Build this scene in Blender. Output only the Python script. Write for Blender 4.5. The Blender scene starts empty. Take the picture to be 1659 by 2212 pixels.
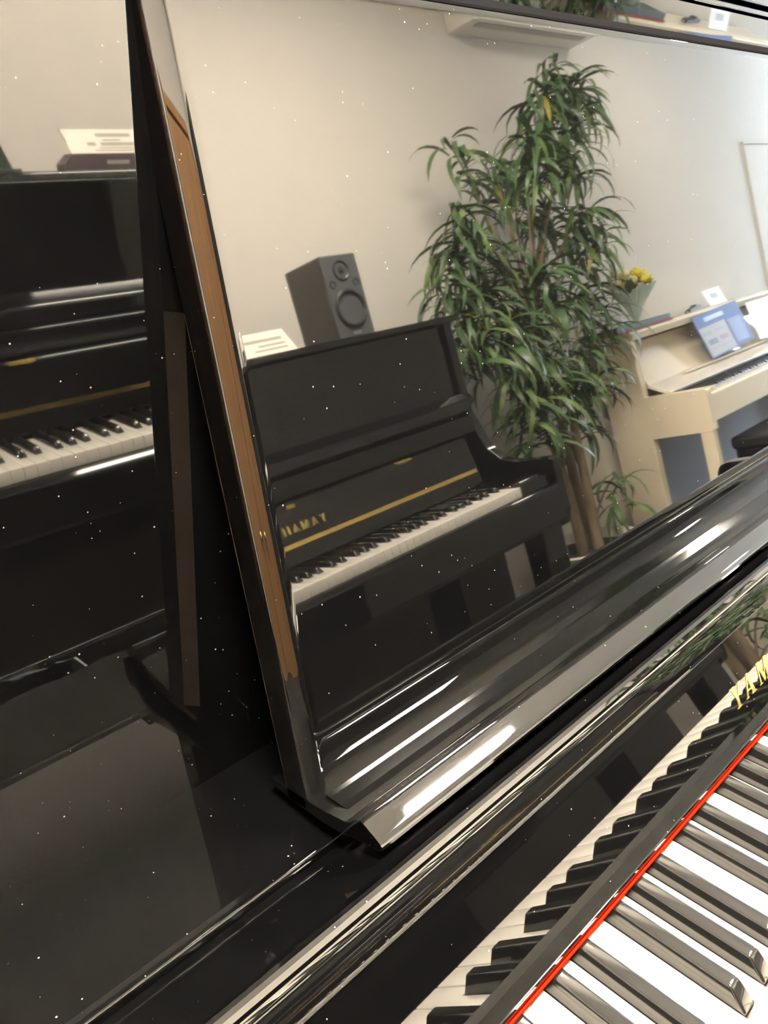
import bpy, bmesh, math, random
from mathutils import Vector, Matrix
random.seed(7)
sc = bpy.context.scene
COL = sc.collection
R = math.radians
KZ = 740.0            # height of the white key tops above the floor, millimetres

# ------------------------------------------------------------------ camera
YAW, PITCH, ROLL = 0.7615, -0.4107, -0.0341
CAM = Vector((-0.2783, -0.1779, (468.2 + KZ) / 1000))
FPX = 1713.3
fw = Vector((math.sin(YAW) * math.cos(PITCH), math.cos(YAW) * math.cos(PITCH), math.sin(PITCH)))
r0 = Vector((math.cos(YAW), -math.sin(YAW), 0))
u0 = r0.cross(fw)
rt = math.cos(ROLL) * r0 + math.sin(ROLL) * u0
up = -math.sin(ROLL) * r0 + math.cos(ROLL) * u0
cd = bpy.data.cameras.new('camera')
cam = bpy.data.objects.new('camera', cd)
COL.objects.link(cam)
m = Matrix((rt, up, -fw)).transposed().to_4x4()
m.translation = CAM
cam.matrix_world = m
cd.sensor_fit = 'HORIZONTAL'
cd.sensor_width = 36.0
cd.lens = 36.0 * FPX / 1659.0
cd.clip_start = 0.005
cd.clip_end = 60
sc.camera = cam

# ------------------------------------------------------------------ world, daylight, exposure
wd = bpy.data.worlds.new('daylight_sky')
sc.world = wd
wd.use_nodes = True
bg = wd.node_tree.nodes['Background']
bg.inputs[0].default_value = (0.62, 0.78, 1.0, 1)
bg.inputs[1].default_value = 3.0
ROOM = dict(x0=-1.75, x1=7.6, y0=-1.415, y1=0.43, z1=2.52)
ld = bpy.data.lights.new('window_daylight', 'AREA')
ld.shape = 'RECTANGLE'
ld.size, ld.size_y = 1.5, 1.5
ld.energy = 135.0
ld.color = (0.74, 0.86, 1.0)
lo = bpy.data.objects.new('window_daylight', ld)
COL.objects.link(lo)
lo.location = (ROOM['x1'] + 0.10, -0.42, 1.45)
lo.rotation_euler = (0, R(90), 0)

vs = sc.view_settings
sc.display_settings.display_device = 'sRGB'
vs.view_transform = 'Standard'
vs.look = 'None'
vs.gamma = 1.0
vs.use_curve_mapping = False
vs.exposure = 2.6
sc.cycles.max_bounces = 10
sc.cycles.glossy_bounces = 8
sc.cycles.diffuse_bounces = 4
sc.cycles.caustics_reflective = False
sc.cycles.caustics_refractive = False
sc.cycles.sample_clamp_indirect = 8.0

# ------------------------------------------------------------------ materials
MATS = {}
def mat(name, color, rough=0.5, metal=0.0, ior=1.5, spec=None, emit=None, alpha=None, trans=0.0):
    if name in MATS:
        return MATS[name]
    ma = bpy.data.materials.new(name)
    ma.use_nodes = True
    b = ma.node_tree.nodes['Principled BSDF']
    b.inputs['Base Color'].default_value = (*color, 1)
    b.inputs['Roughness'].default_value = rough
    b.inputs['Metallic'].default_value = metal
    b.inputs['IOR'].default_value = ior
    if spec is not None:
        b.inputs['Specular IOR Level'].default_value = spec
    if emit:
        b.inputs['Emission Color'].default_value = (*emit[0], 1)
        b.inputs['Emission Strength'].default_value = emit[1]
    if trans:
        b.inputs['Transmission Weight'].default_value = trans
    MATS[name] = ma
    return ma

def noise_mix(name, c1, c2, scale=8.0, rough=0.6, stretch=(1, 1, 1), bump=0.0, detail=3.0, spec=None):
    """two tones mixed by a noise, with optional fine relief"""
    ma = mat(name, c1, rough, spec=spec)
    nt = ma.node_tree
    b = nt.nodes['Principled BSDF']
    tc = nt.nodes.new('ShaderNodeTexCoord')
    mp = nt.nodes.new('ShaderNodeMapping')
    mp.inputs['Scale'].default_value = stretch
    nz = nt.nodes.new('ShaderNodeTexNoise')
    nz.inputs['Scale'].default_value = scale
    nz.inputs['Detail'].default_value = detail
    rp = nt.nodes.new('ShaderNodeValToRGB')
    rp.color_ramp.elements[0].position = 0.35
    rp.color_ramp.elements[1].position = 0.65
    rp.color_ramp.elements[0].color = (*c1, 1)
    rp.color_ramp.elements[1].color = (*c2, 1)
    nt.links.new(tc.outputs['Object'], mp.inputs[0])
    nt.links.new(mp.outputs[0], nz.inputs['Vector'])
    nt.links.new(nz.outputs['Fac'], rp.inputs[0])
    nt.links.new(rp.outputs[0], b.inputs['Base Color'])
    if bump:
        bp = nt.nodes.new('ShaderNodeBump')
        bp.inputs['Strength'].default_value = bump
        bp.inputs['Distance'].default_value = 0.002
        nt.links.new(nz.outputs['Fac'], bp.inputs['Height'])
        nt.links.new(bp.outputs[0], b.inputs['Normal'])
    return ma

def dusty(name, color, rough, dust=0.35, cell=0.017, thr=0.035, ior=1.5):
    """polished lacquer with a sparse sprinkling of dust grains"""
    ma = mat(name, color, rough, ior=ior)
    nt = ma.node_tree
    b = nt.nodes['Principled BSDF']
    tc = nt.nodes.new('ShaderNodeTexCoord')
    vo = nt.nodes.new('ShaderNodeTexVoronoi')
    vo.inputs['Scale'].default_value = 1.0 / cell
    nt.links.new(tc.outputs['Object'], vo.inputs['Vector'])
    sp = nt.nodes.new('ShaderNodeSeparateColor')
    nt.links.new(vo.outputs['Color'], sp.inputs[0])
    t = nt.nodes.new('ShaderNodeMath'); t.operation = 'MULTIPLY'
    nt.links.new(sp.outputs[0], t.inputs[0]); t.inputs[1].default_value = thr
    lt = nt.nodes.new('ShaderNodeMath'); lt.operation = 'LESS_THAN'
    nt.links.new(vo.outputs['Distance'], lt.inputs[0]); nt.links.new(t.outputs[0], lt.inputs[1])
    gt = nt.nodes.new('ShaderNodeMath'); gt.operation = 'GREATER_THAN'
    nt.links.new(sp.outputs[1], gt.inputs[0]); gt.inputs[1].default_value = 0.30
    an = nt.nodes.new('ShaderNodeMath'); an.operation = 'MULTIPLY'
    nt.links.new(lt.outputs[0], an.inputs[0]); nt.links.new(gt.outputs[0], an.inputs[1])
    mx = nt.nodes.new('ShaderNodeMix'); mx.data_type = 'RGBA'
    mx.inputs['A'].default_value = (*color, 1)
    mx.inputs['B'].default_value = (dust, dust * 0.97, dust * 0.9, 1)
    nt.links.new(an.outputs[0], mx.inputs['Factor'])
    nt.links.new(mx.outputs['Result'], b.inputs['Base Color'])
    return ma

LACQ = dusty('black_lacquer', (0.0012, 0.0012, 0.0013), 0.025, dust=0.11, cell=0.0072, thr=0.085, ior=1.7)
LACQ_SATIN = dusty('black_lacquer_worn', (0.0012, 0.0012, 0.0013), 0.10, dust=0.10, cell=0.0085, thr=0.085, ior=1.42)
LACQ_FAR = mat('black_lacquer_plain', (0.003, 0.003, 0.0033), 0.05, ior=1.55)
KEYW = mat('key_white', (0.60, 0.575, 0.52), 0.22)
KEYB = mat('key_black', (0.006, 0.006, 0.006), 0.10)
KEYWOOD = mat('key_wood', (0.50, 0.38, 0.22), 0.6)
FELT = noise_mix('red_felt', (0.30, 0.0070, 0.0016), (0.20, 0.005, 0.0012), 900, 1.0, bump=0.3, spec=0.0)
FELT_BEIGE = noise_mix('beige_felt', (0.82, 0.70, 0.58), (0.74, 0.63, 0.52), 600, 1.0, spec=0.05)
BRASS = mat('brass', (0.83, 0.60, 0.20), 0.18, metal=1.0)
GOLD = mat('gold_letter', (0.90, 0.72, 0.28), 0.22, metal=1.0)
WALL = noise_mix('wall_paint', (0.69, 0.665, 0.615), (0.71, 0.685, 0.635), 260, 0.85, bump=0.12, spec=0.2)
CEIL = noise_mix('ceiling_paint', (0.80, 0.79, 0.77), (0.77, 0.76, 0.74), 60, 0.9, spec=0.2)
FLOORM = noise_mix('wood_floor', (0.085, 0.070, 0.056), (0.11, 0.09, 0.07), 6, 0.35, stretch=(1, 14, 1))
WOOD = noise_mix('brown_wood', (0.25, 0.125, 0.05), (0.33, 0.175, 0.075), 5, 0.35, stretch=(9, 9, 1))
WHITE_TRIM = mat('white_trim', (0.80, 0.80, 0.79), 0.4)
IVORY = mat('ivory_lacquer', (0.80, 0.72, 0.56), 0.08)
STEEL = mat('grey_steel', (0.45, 0.45, 0.45), 0.3, metal=1.0)

# ------------------------------------------------------------------ mesh helpers (millimetres in, metres out)
MM = 0.001
def finish(name, bm, ma, parent=None, smooth=28, bevel=0.0, seg=2, mats=None):
    me = bpy.data.meshes.new(name)
    bmesh.ops.recalc_face_normals(bm, faces=bm.faces[:])
    bm.to_mesh(me); bm.free()
    for a in (mats or [ma]):
        me.materials.append(a)
    if smooth:
        me.shade_smooth()
        me.set_sharp_from_angle(angle=R(smooth))
    o = bpy.data.objects.new(name, me)
    COL.objects.link(o)
    if parent is not None:
        o.parent = parent
    if bevel:
        b = o.modifiers.new('bevel', 'BEVEL')
        b.width = bevel * MM
        b.segments = seg
        b.limit_method = 'ANGLE'
        b.angle_limit = R(32)
        b.harden_normals = True
    return o

def empty(name, loc, rz, label, cat, group=None):
    o = bpy.data.objects.new(name, None)
    COL.objects.link(o)
    o.empty_display_size = 0.1
    o.location = loc
    o.rotation_euler = (0, 0, rz)
    tag(o, label, cat, group)
    return o

def tag(o, label, cat, group=None):
    o['label'] = label
    o['category'] = cat
    if group:
        o['group'] = group
    return o

def struct(o, label=None):
    o['kind'] = 'structure'
    if label:
        o['label'] = label
    return o

def bm_box(bm, x0, x1, y0, y1, z0, z1):
    v = [bm.verts.new((x * MM, y * MM, z * MM)) for x in (x0, x1) for y in (y0, y1) for z in (z0, z1)]
    for f in ((0, 1, 3, 2), (4, 6, 7, 5), (0, 4, 5, 1), (2, 3, 7, 6), (0, 2, 6, 4), (1, 5, 7, 3)):
        bm.faces.new([v[i] for i in f])
    return v

def box(name, x0, x1, y0, y1, z0, z1, ma, parent=None, bevel=2.0, seg=2):
    bm = bmesh.new()
    bm_box(bm, x0, x1, y0, y1, z0, z1)
    return finish(name, bm, ma, parent, 30, bevel, seg)

def support(prof, closed=True, long=7.0, d=0.5):
    """adds points just inside the ends of long straight runs so that flats stay optically flat"""
    out = []
    n = len(prof)
    for i in range(n if closed else n - 1):
        a = Vector(prof[i]); b = Vector(prof[(i + 1) % n])
        out.append(tuple(a))
        L = (b - a).length
        if L > long:
            out.append(tuple(a + (b - a) * (d / L)))
            out.append(tuple(b - (b - a) * (d / L)))
    if not closed:
        out.append(tuple(prof[-1]))
    return out

def arc(cx, cy, r, a0, a1, n=8):
    return [(cx + r * math.cos(R(a0 + (a1 - a0) * i / n)), cy + r * math.sin(R(a0 + (a1 - a0) * i / n))) for i in range(n + 1)]

def round_poly(pts, radii, n=5):
    """polygon with each corner replaced by an arc-like curve"""
    out = []
    N = len(pts)
    for i in range(N):
        p = Vector(pts[i]); a = Vector(pts[i - 1]); b = Vector(pts[(i + 1) % N])
        r = radii[i] if isinstance(radii, (list, tuple)) else radii
        if r <= 0:
            out.append(tuple(p)); continue
        da = (a - p); db = (b - p)
        ang = da.angle(db)
        t = min(r / math.tan(ang / 2), da.length * 0.48, db.length * 0.48)
        p0 = p + da.normalized() * t; p1 = p + db.normalized() * t
        for k in range(n + 1):
            s = k / n
            out.append(tuple((1 - s) ** 2 * p0 + 2 * s * (1 - s) * p + s * s * p1))
    return out

def extrude(name, prof, x0, x1, ma, parent=None, axis='x', bevel=0.0, seg=2, smooth=28, sup=True, dz=0.0):
    """closed profile extruded; axis x: profile is (y,z); axis z: profile is (x,y); axis y: profile is (x,z)"""
    bm = bmesh.new()
    P = support(prof) if sup else prof
    rings = []
    for t in (x0, x1):
        if axis == 'x':
            rings.append([bm.verts.new((t * MM, p[0] * MM, (p[1] + dz) * MM)) for p in P])
        elif axis == 'z':
            rings.append([bm.verts.new((p[0] * MM, p[1] * MM, t * MM)) for p in P])
        else:
            rings.append([bm.verts.new((p[0] * MM, t * MM, (p[1] + dz) * MM)) for p in P])
    n = len(P)
    for i in range(n):
        bm.faces.new((rings[0][i], rings[0][(i + 1) % n], rings[1][(i + 1) % n], rings[1][i]))
    bm.faces.new(rings[0][::-1]); bm.faces.new(rings[1])
    return finish(name, bm, ma, parent, smooth, bevel, seg)

def bm_tube(bm, pts, rad, seg=8):
    pts = [Vector(p) for p in pts]
    rings = []
    for i, p in enumerate(pts):
        d = (pts[min(i + 1, len(pts) - 1)] - pts[max(i - 1, 0)]).normalized()
        a = d.orthogonal().normalized() if i == 0 else (rings_a - d * rings_a.dot(d)).normalized()
        rings_a = a
        b = d.cross(a)
        r = rad[i] if isinstance(rad, (list, tuple)) else rad
        rings.append([bm.verts.new((p + r * (math.cos(2 * math.pi * k / seg) * a + math.sin(2 * math.pi * k / seg) * b)) * MM) for k in range(seg)])
    for i in range(len(rings) - 1):
        for k in range(seg):
            bm.faces.new((rings[i][k], rings[i][(k + 1) % seg], rings[i + 1][(k + 1) % seg], rings[i + 1][k]))
    bm.faces.new(rings[0][::-1]); bm.faces.new(rings[-1])

def bm_lathe(bm, prof, c=(0, 0, 0), axis='z', seg=24):
    """profile of (radius, height)"""
    rings = []
    for r, h in prof:
        ring = []
        for k in range(seg):
            a = 2 * math.pi * k / seg
            if axis == 'z':
                co = (c[0] + r * math.cos(a), c[1] + r * math.sin(a), c[2] + h)
            else:
                co = (c[0] + r * math.cos(a), c[1] + h, c[2] + r * math.sin(a))
            ring.append(bm.verts.new(Vector(co) * MM))
        rings.append(ring)
    for i in range(len(rings) - 1):
        for k in range(seg):
            bm.faces.new((rings[i][k], rings[i][(k + 1) % seg], rings[i + 1][(k + 1) % seg], rings[i + 1][k]))
    bm.faces.new(rings[0][::-1]); bm.faces.new(rings[-1])

# ------------------------------------------------------------------ room shell
x0, x1, y0, y1, z1 = (ROOM[k] * 1000 for k in ('x0', 'x1', 'y0', 'y1', 'z1'))
T = 120
struct(box('floor', x0 - T, x1 + T, y0 - T, y1 + T, -100, 0, FLOORM, bevel=0), 'dark wood floor of the piano showroom')
struct(box('ceiling', x0 - T, x1 + T, y0 - T, y1 + T, z1, z1 + 100, CEIL, bevel=0), 'white painted ceiling')
struct(box('wall_front', x0 - T, x1 + T, y0 - T, y0, 0, z1, WALL, bevel=0), 'beige wall behind the mirrored pianos and plant')
struct(box('wall_back', x0 - T, x1 + T, y1, y1 + T, 0, z1, WALL, bevel=0), 'beige wall behind the near piano')
struct(box('wall_left', x0 - T, x0, y0, y1, 0, z1, WALL, bevel=0), 'beige end wall beside the brown cabinet')
# right wall with a window opening
wy0, wy1, wz0, wz1 = -1170, 330, 700, 2200
bm = bmesh.new()
for b in ((y0, y1, 0, wz0), (y0, y1, wz1, z1), (y0, wy0, wz0, wz1), (wy1, y1, wz0, wz1)):
    bm_box(bm, x1, x1 + T, *b)
struct(finish('wall_right', bm, WALL), 'end wall with the daylight window')
win = bpy.data.objects.new('window_1', None); COL.objects.link(win); win.location = (x1 * MM, 0, 0)
struct(win, 'white framed window letting in daylight')
bm = bmesh.new()
for b in ((wy0, wy1, wz0, wz0 + 50), (wy0, wy1, wz1 - 50, wz1), (wy0, wy0 + 50, wz0, wz1), (wy1 - 50, wy1, wz0, wz1), (-445, -395, wz0, wz1)):
    bm_box(bm, 10, 60, *b)
finish('window_frame', bm, WHITE_TRIM, win)
struct(box('baseboard_front', x0, x1, y0, y0 + 12, 0, 80, WHITE_TRIM, bevel=2), 'white baseboard along the far wall')

# a plain white door in its frame, far along the far wall
d1 = bpy.data.objects.new('door_1', None); COL.objects.link(d1); d1.location = (4.55, ROOM['y0'], 0)
struct(d1, 'plain white door in a thin frame far along the wall')
box('door_leaf', 41, 759, 1, 9, 5, 1830, WALL, d1, 2)
bm = bmesh.new()
bm_box(bm, 26, 38, 0, 14, 0, 1836); bm_box(bm, 762, 774, 0, 14, 0, 1836); bm_box(bm, 26, 774, 0, 14, 1836.5, 1850)
finish('door_frame', bm, WALL, d1)
bm = bmesh.new(); bm_tube(bm, [(90, 8, 950), (90, 60, 950), (200, 60, 950)], 9, 10)
finish('door_handle', bm, STEEL, d1)

# ceiling lights
LAMPE = mat('lamp_diffuser', (0.9, 0.9, 0.88), 0.4, emit=((1.0, 0.885, 0.72), 92.0))
LX = [(-320, -385), (1180, -385)]
LAMP_LABELS = ['flat ceiling light panel nearer the brown cabinet', 'flat ceiling light panel mirrored on the music rest lip']
for (lx, ly), lb in zip(LX, LAMP_LABELS):
    t = empty('ceiling_light', (lx * MM, ly * MM, ROOM['z1']), 0, lb, 'light', 'ceiling light panels')
    L, W2 = 245, 200
    bm = bmesh.new()
    for b in ((-L - 15, L + 15, -W2 - 15, -W2), (-L - 15, L + 15, W2, W2 + 15), (-L - 15, -L, -W2, W2), (L, L + 15, -W2, W2)):
        bm_box(bm, *b, -42, 0)
    finish('light_frame', bm, WHITE_TRIM, t)
    box('diffuser', -L, L, -W2, W2, -36, -4, LAMPE, t, 0)

t = empty('added_downlight', (3.30, -0.62, ROOM['z1']), 0, 'added round downlight right of the air conditioner, brightening the far wall', 'light')  # extra source, added to lift the right part of the far wall
bm = bmesh.new(); bm_lathe(bm, [(107, 0), (122, 0), (122, -8), (107, -10)], (0, 0, 0), 'z', 40)
finish('trim_ring', bm, WHITE_TRIM, t, 40)
bm = bmesh.new(); bm_lathe(bm, [(106, -1), (106, -11), (85, -13), (0.5, -14)], (0, 0, 0), 'z', 40)
finish('diffuser', bm, LAMPE, t, 40)

# ------------------------------------------------------------------ keys (shared meshes)
BC = {1: 20.6, 3: 49.3, 6: 89.5, 8: 117.0, 10: 144.6}        # black key centres in an octave, from C
WHITE_SEMI = [0, 2, 4, 5, 7, 9, 11]
HW = 7.1                                                      # half the base width of a black key
def white_mesh(nm, left, right):
    """left/right: distance from the key's left side to the notch walls (None: no notch)"""
    W = 23.5; g = 0.45
    a = 0 + g; b = W - g
    pl = []
    yb, yn, yf = 14.0, -97.0, -147.0
    la = left if left is not None else a
    rb = right if right is not None else b
    pl = [(a, yf), (b, yf)]
    if right is not None:
        pl += [(b, yn), (rb, yn)]
    pl += [(rb, yb), (la, yb)]
    if left is not None:
        pl += [(la, yn), (a, yn)]
    bm = bmesh.new()
    lo_ = [bm.verts.new((p[0] * MM, p[1] * MM, -25 * MM)) for p in pl]
    hi = [bm.verts.new((p[0] * MM, p[1] * MM, 0)) for p in pl]
    n = len(pl)
    for i in range(n):
        bm.faces.new((lo_[i], lo_[(i + 1) % n], hi[(i + 1) % n], hi[i]))
    top = bm.faces.new(hi); bm.faces.new(lo_[::-1])
    bmesh.ops.recalc_face_normals(bm, faces=bm.faces[:])
    bmesh.ops.bevel(bm, geom=list(top.edges), offset=0.8 * MM, segments=2, affect='EDGES', profile=0.5)
    me = bpy.data.meshes.new(nm)
    bm.to_mesh(me); bm.free()
    me.materials.append(KEYW)
    me.shade_smooth(); me.set_sharp_from_angle(angle=R(35))
    return me

def black_mesh(nm):
    bm = bmesh.new()
    hb, ht, yb, yf, h, back = HW, 5.0, 14.0, -95.0, 12.5, 11.0
    co = [(-hb, yf, -6), (hb, yf, -6), (hb, yb, -6), (-hb, yb, -6), (-hb, yf, 1), (hb, yf, 1), (hb, yb, 1), (-hb, yb, 1),
          (-ht, yf + back, h), (ht, yf + back, h), (ht, yb, h), (-ht, yb, h)]
    v = [bm.verts.new(Vector(c) * MM) for c in co]
    for f in ((3, 2, 1, 0), (0, 1, 5, 4), (1, 2, 6, 5), (3, 0, 4, 7), (4, 5, 9, 8), (5, 6, 10, 9), (7, 4, 8, 11), (8, 9, 10, 11), (2, 3, 7, 6), (6, 7, 11, 10)):
        bm.faces.new([v[i] for i in f])
    ed = [e for e in bm.edges if all(x in v[4:] for x in e.verts) and not (e.verts[0] in v[4:8] and e.verts[1] in v[4:8]) and not all(abs(x.co.y - yb * MM) < 1e-6 for x in e.verts)]
    bmesh.ops.bevel(bm, geom=ed, offset=2.2 * MM, segments=4, affect='EDGES', profile=0.5)
    me = bpy.data.meshes.new(nm)
    bmesh.ops.recalc_face_normals(bm, faces=bm.faces[:])
    bm.to_mesh(me); bm.free()
    me.materials.append(KEYB)
    me.shade_smooth(); me.set_sharp_from_angle(angle=R(40))
    return me

KM = {}
def key_shapes():
    gap = 0.5
    for i, s in enumerate(WHITE_SEMI):
        wx = i * 23.5
        left = BC[s - 1] + HW + gap - wx if (s - 1) in BC else None
        right = BC[s + 1] - HW - gap - wx if (s + 1) in BC else None
        KM[s] = white_mesh('white_key', left, right)
    # lowest A (no black to its left) and highest C
    KM['A0'] = white_mesh('white_key', None, BC[10] - HW - gap - 5 * 23.5)
    KM['C8'] = white_mesh('white_key', None, None)
    KM['b'] = black_mesh('black_key')
key_shapes()

def add_keys(parent):
    """88 keys, keyboard centred on x=0, felt line at y=0, key tops at KZ"""
    for midi in range(21, 109):
        octv, semi = divmod(midi, 12)
        cx = 47.0 + (octv - 2) * 164.5 - 611.0
        if semi in BC:
            o = bpy.data.objects.new('black_key', KM['b']); x = cx + BC[semi]
        else:
            key = 'A0' if midi == 21 else ('C8' if midi == 108 else semi)
            o = bpy.data.objects.new('white_key', KM[key]); x = cx + WHITE_SEMI.index(semi) * 23.5
        COL.objects.link(o)
        o.parent = parent
        o.location = (x * MM, 0, KZ * MM)

# ------------------------------------------------------------------ gold lettering (flat, slightly raised capitals with thick and thin strokes)
GLYPH = {
    'Y': [[(-.40, 1), (-.12, 1), (.10, .45), (-.08, .38)], [(.30, 1), (.42, 1), (.10, .45), (.02, .40)], [(-.10, 0), (.12, 0), (.10, .46), (-.08, .42)],
          [(-.48, .96), (-.04, .96), (-.04, 1), (-.48, 1)], [(.20, .96), (.50, .96), (.50, 1), (.20, 1)], [(-.22, 0), (.24, 0), (.24, .04), (-.22, .04)]],
    'A': [[(-.42, 0), (-.31, 0), (.02, 1), (-.08, 1)], [(.12, 0), (.42, 0), (.06, 1), (-.10, 1)], [(-.28, .26), (.22, .26), (.20, .33), (-.26, .33)],
          [(-.50, 0), (-.22, 0), (-.22, .04), (-.50, .04)], [(.04, 0), (.50, 0), (.50, .04), (.04, .04)]],
    'M': [[(-.46, 0), (-.36, 0), (-.36, 1), (-.46, 1)], [(-.46, 1), (-.20, 1), (.10, .12), (-.06, .0)], [(-.04, .02), (.04, .12), (.36, 1), (.24, 1)], [(.24, 0), (.50, 0), (.50, 1), (.24, 1)],
          [(-.54, 0), (-.28, 0), (-.28, .04), (-.54, .04)], [(.16, 0), (.58, 0), (.58, .04), (.16, .04)]],
    'H': [[(-.46, 0), (-.20, 0), (-.20, 1), (-.46, 1)], [(.20, 0), (.46, 0), (.46, 1), (.20, 1)], [(-.22, .46), (.22, .46), (.22, .54), (-.22, .54)],
          [(-.54, 0), (-.12, 0), (-.12, .04), (-.54, .04)], [(.12, 0), (.54, 0), (.54, .04), (.12, .04)], [(-.54, .96), (-.12, .96), (-.12, 1), (-.54, 1)], [(.12, .96), (.54, .96), (.54, 1), (.12, 1)]],
}
def lettering(parent, xs, h, wid, org, vdir, ndir, ma, raise_=0.5, flip=1):
    """letters on an inclined board; org: point at x=0 of the baseline, vdir up the board, ndir out of it"""
    org, vdir, ndir = Vector(org), Vector(vdir).normalized(), Vector(ndir).normalized()
    for ch, x in zip('YAMAHA', xs):
        bm = bmesh.new()
        for k, poly in enumerate(GLYPH[ch]):
            e = raise_ + 0.02 * k
            lo_ = []; hi = []
            for (a, b) in poly:
                p = org + Vector((x + a * wid * flip, 0, 0)) + vdir * (b * h)
                lo_.append(bm.verts.new((p - ndir * 0.5) * MM)); hi.append(bm.verts.new((p + ndir * e) * MM))
            n = len(poly)
            for i in range(n):
                bm.faces.new((lo_[i], lo_[(i + 1) % n], hi[(i + 1) % n], hi[i]))
            bm.faces.new(hi); bm.faces.new(lo_[::-1])
        finish('letter', bm, ma, parent, 0)

# ------------------------------------------------------------------ the parts both black uprights share
def upright_shell(t, lac, yp, ztop, side_prof, slip_y=-178):
    """t: the piano's empty; yp: depth of the upper panel; ztop: top of the case (all from key level)"""
    yb = yp + 150
    for s in (-1, 1):
        a, b = sorted((s * 733, s * 765))
        extrude('side_panel', side_prof(yb), a, b, lac, t, bevel=3.0, seg=3, dz=KZ)
    box('back_board', -733, 733, yb - 25, yb - 2, 60, ztop + KZ - 6, mat('back_wood', (0.10, 0.08, 0.06), 0.6), t, 1)
    kb = box('keybed', -731, 731, slip_y + 22, 100, KZ - 135, KZ - 30, lac, t, 2)
    add_keys(kb)
    extrude('key_slip', round_poly([(slip_y, -125), (slip_y + 22, -125), (slip_y + 24, -25), (slip_y + 12, -23), (slip_y, -34)], [8, 0, 3, 10, 10]), -733, 733, lac, t, dz=KZ)
    for s in (-1, 1):
        a, b = sorted((s * 613, s * 732))
        extrude('cheek_block', round_poly([(slip_y + 24, -30), (4, -30), (4, 14), (slip_y + 34, 14), (slip_y + 24, 4)], [0, 0, 4, 8, 5]), a, b, lac, t, bevel=1.5, dz=KZ)
    lpan = box('lower_panel', -733, 733, 98, 122, 110, KZ - 136, lac, t, 3)
    box('bottom_rail', -733, 733, 92, yb - 30, 25, 108, lac, t, 3)
    for s in (-1, 1):
        lg = extrude('leg', round_poly([(s * 640, -155), (s * 735, -155), (s * 735, -85), (s * 640, -85)] if s > 0 else [(s * 735, -155), (s * 640, -155), (s * 640, -85), (s * 735, -85)], 10), 75, KZ - 134, lac, t, axis='z', bevel=2)
        tb = box('toe_block', *sorted((s * 630, s * 748)), -165, 100, 25, 76, lac, t, 6)
        for cy in (-120, 60):
            bm = bmesh.new()
            bm_tube(bm, [(s * 690 - 9, cy, 14), (s * 690 + 9, cy, 14)], 14, 16)
            finish('castor', bm, BRASS, tb)
    for px in (-95, 0, 95):
        bm = bmesh.new()
        rows = [(10, 15), (-20, 15), (-60, 19), (-88, 22), (-100, 16)]
        up_ = [[bm.verts.new(Vector((px + sx * w, 92 + y, 62 + dz)) * MM) for sx in (-1, 1)] for (y, w) in rows for dz in (0,)]
        dn = [[bm.verts.new(Vector((px + sx * w, 92 + y, 52)) * MM) for sx in (-1, 1)] for (y, w) in rows]
        for i in range(len(rows) - 1):
            bm.faces.new((up_[i][0], up_[i][1], up_[i + 1][1], up_[i + 1][0]))
            bm.faces.new((dn[i][0], dn[i + 1][0], dn[i + 1][1], dn[i][1]))
            for k in (0, 1):
                bm.faces.new((up_[i][k], up_[i + 1][k], dn[i + 1][k], dn[i][k]))
        bm.faces.new((up_[0][0], up_[0][1], dn[0][1], dn[0][0])); bm.faces.new((up_[-1][0], up_[-1][1], dn[-1][1], dn[-1][0]))
        finish('pedal', bm, BRASS, t, 30, 2)
    return yb

# ================================================================== the near piano
MX = 399.5
YP, SH, TD = 222.0, 83.5, R(9.85)                # upper panel depth, shelf height, lean of the music desk
near = empty('upright_piano', (MX * MM, 0, 0), 0, 'near glossy black upright piano with open keyboard and tall music desk', 'piano')
def near_side(yb):
    return round_poly([(yb, -KZ + 25), (60, -KZ + 25), (95, -140), (-182, -138), (-190, -20), (-176, 38), (60, 44), (150, 100), (YP - 12, 200), (YP - 12, 592), (yb, 592)],
                      [4, 10, 20, 10, 20, 24, 60, 60, 40, 4, 4], 6)
yb = upright_shell(near, LACQ, YP, 592, near_side)
box('upper_panel', -732, 732, YP, YP + 22, KZ + SH - 30, KZ + 591.5, LACQ, near, 0.8, 2)
extrude('crown_board', [(YP - 0.2, 556), (YP - 8.4, 591.0), (YP - 5, 592.0), (YP + 0.5, 592), (YP + 0.5, 556)], -732, 732, LACQ, near, dz=KZ)
extrude('top_moulding', round_poly([(YP + 22, 594), (YP + 22, 599), (YP - 7, 599), (YP - 7, 594)], [0, 0, 1.5, 1.5]), -732, 732, LACQ, near, dz=KZ)
extrude('lid', round_poly([(YP + 150, 601.5), (YP + 150, 628), (YP - 12, 628), (YP - 12, 601.5)], [3, 6, 8, 2]), -772, 772, LACQ, near, bevel=3, dz=KZ)
# shelf between the keyboard lid and the upper panel
extrude('shelf', round_poly([(YP + 1, SH), (YP + 1, SH - 20), (118, SH - 20), (118, SH + 1.0), (122.5, SH + 0.6), (126.5, SH)], [0, 0, 0, 2.2, 2.0, 2.0], 5), -731, 731, LACQ, near, dz=KZ)
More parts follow.
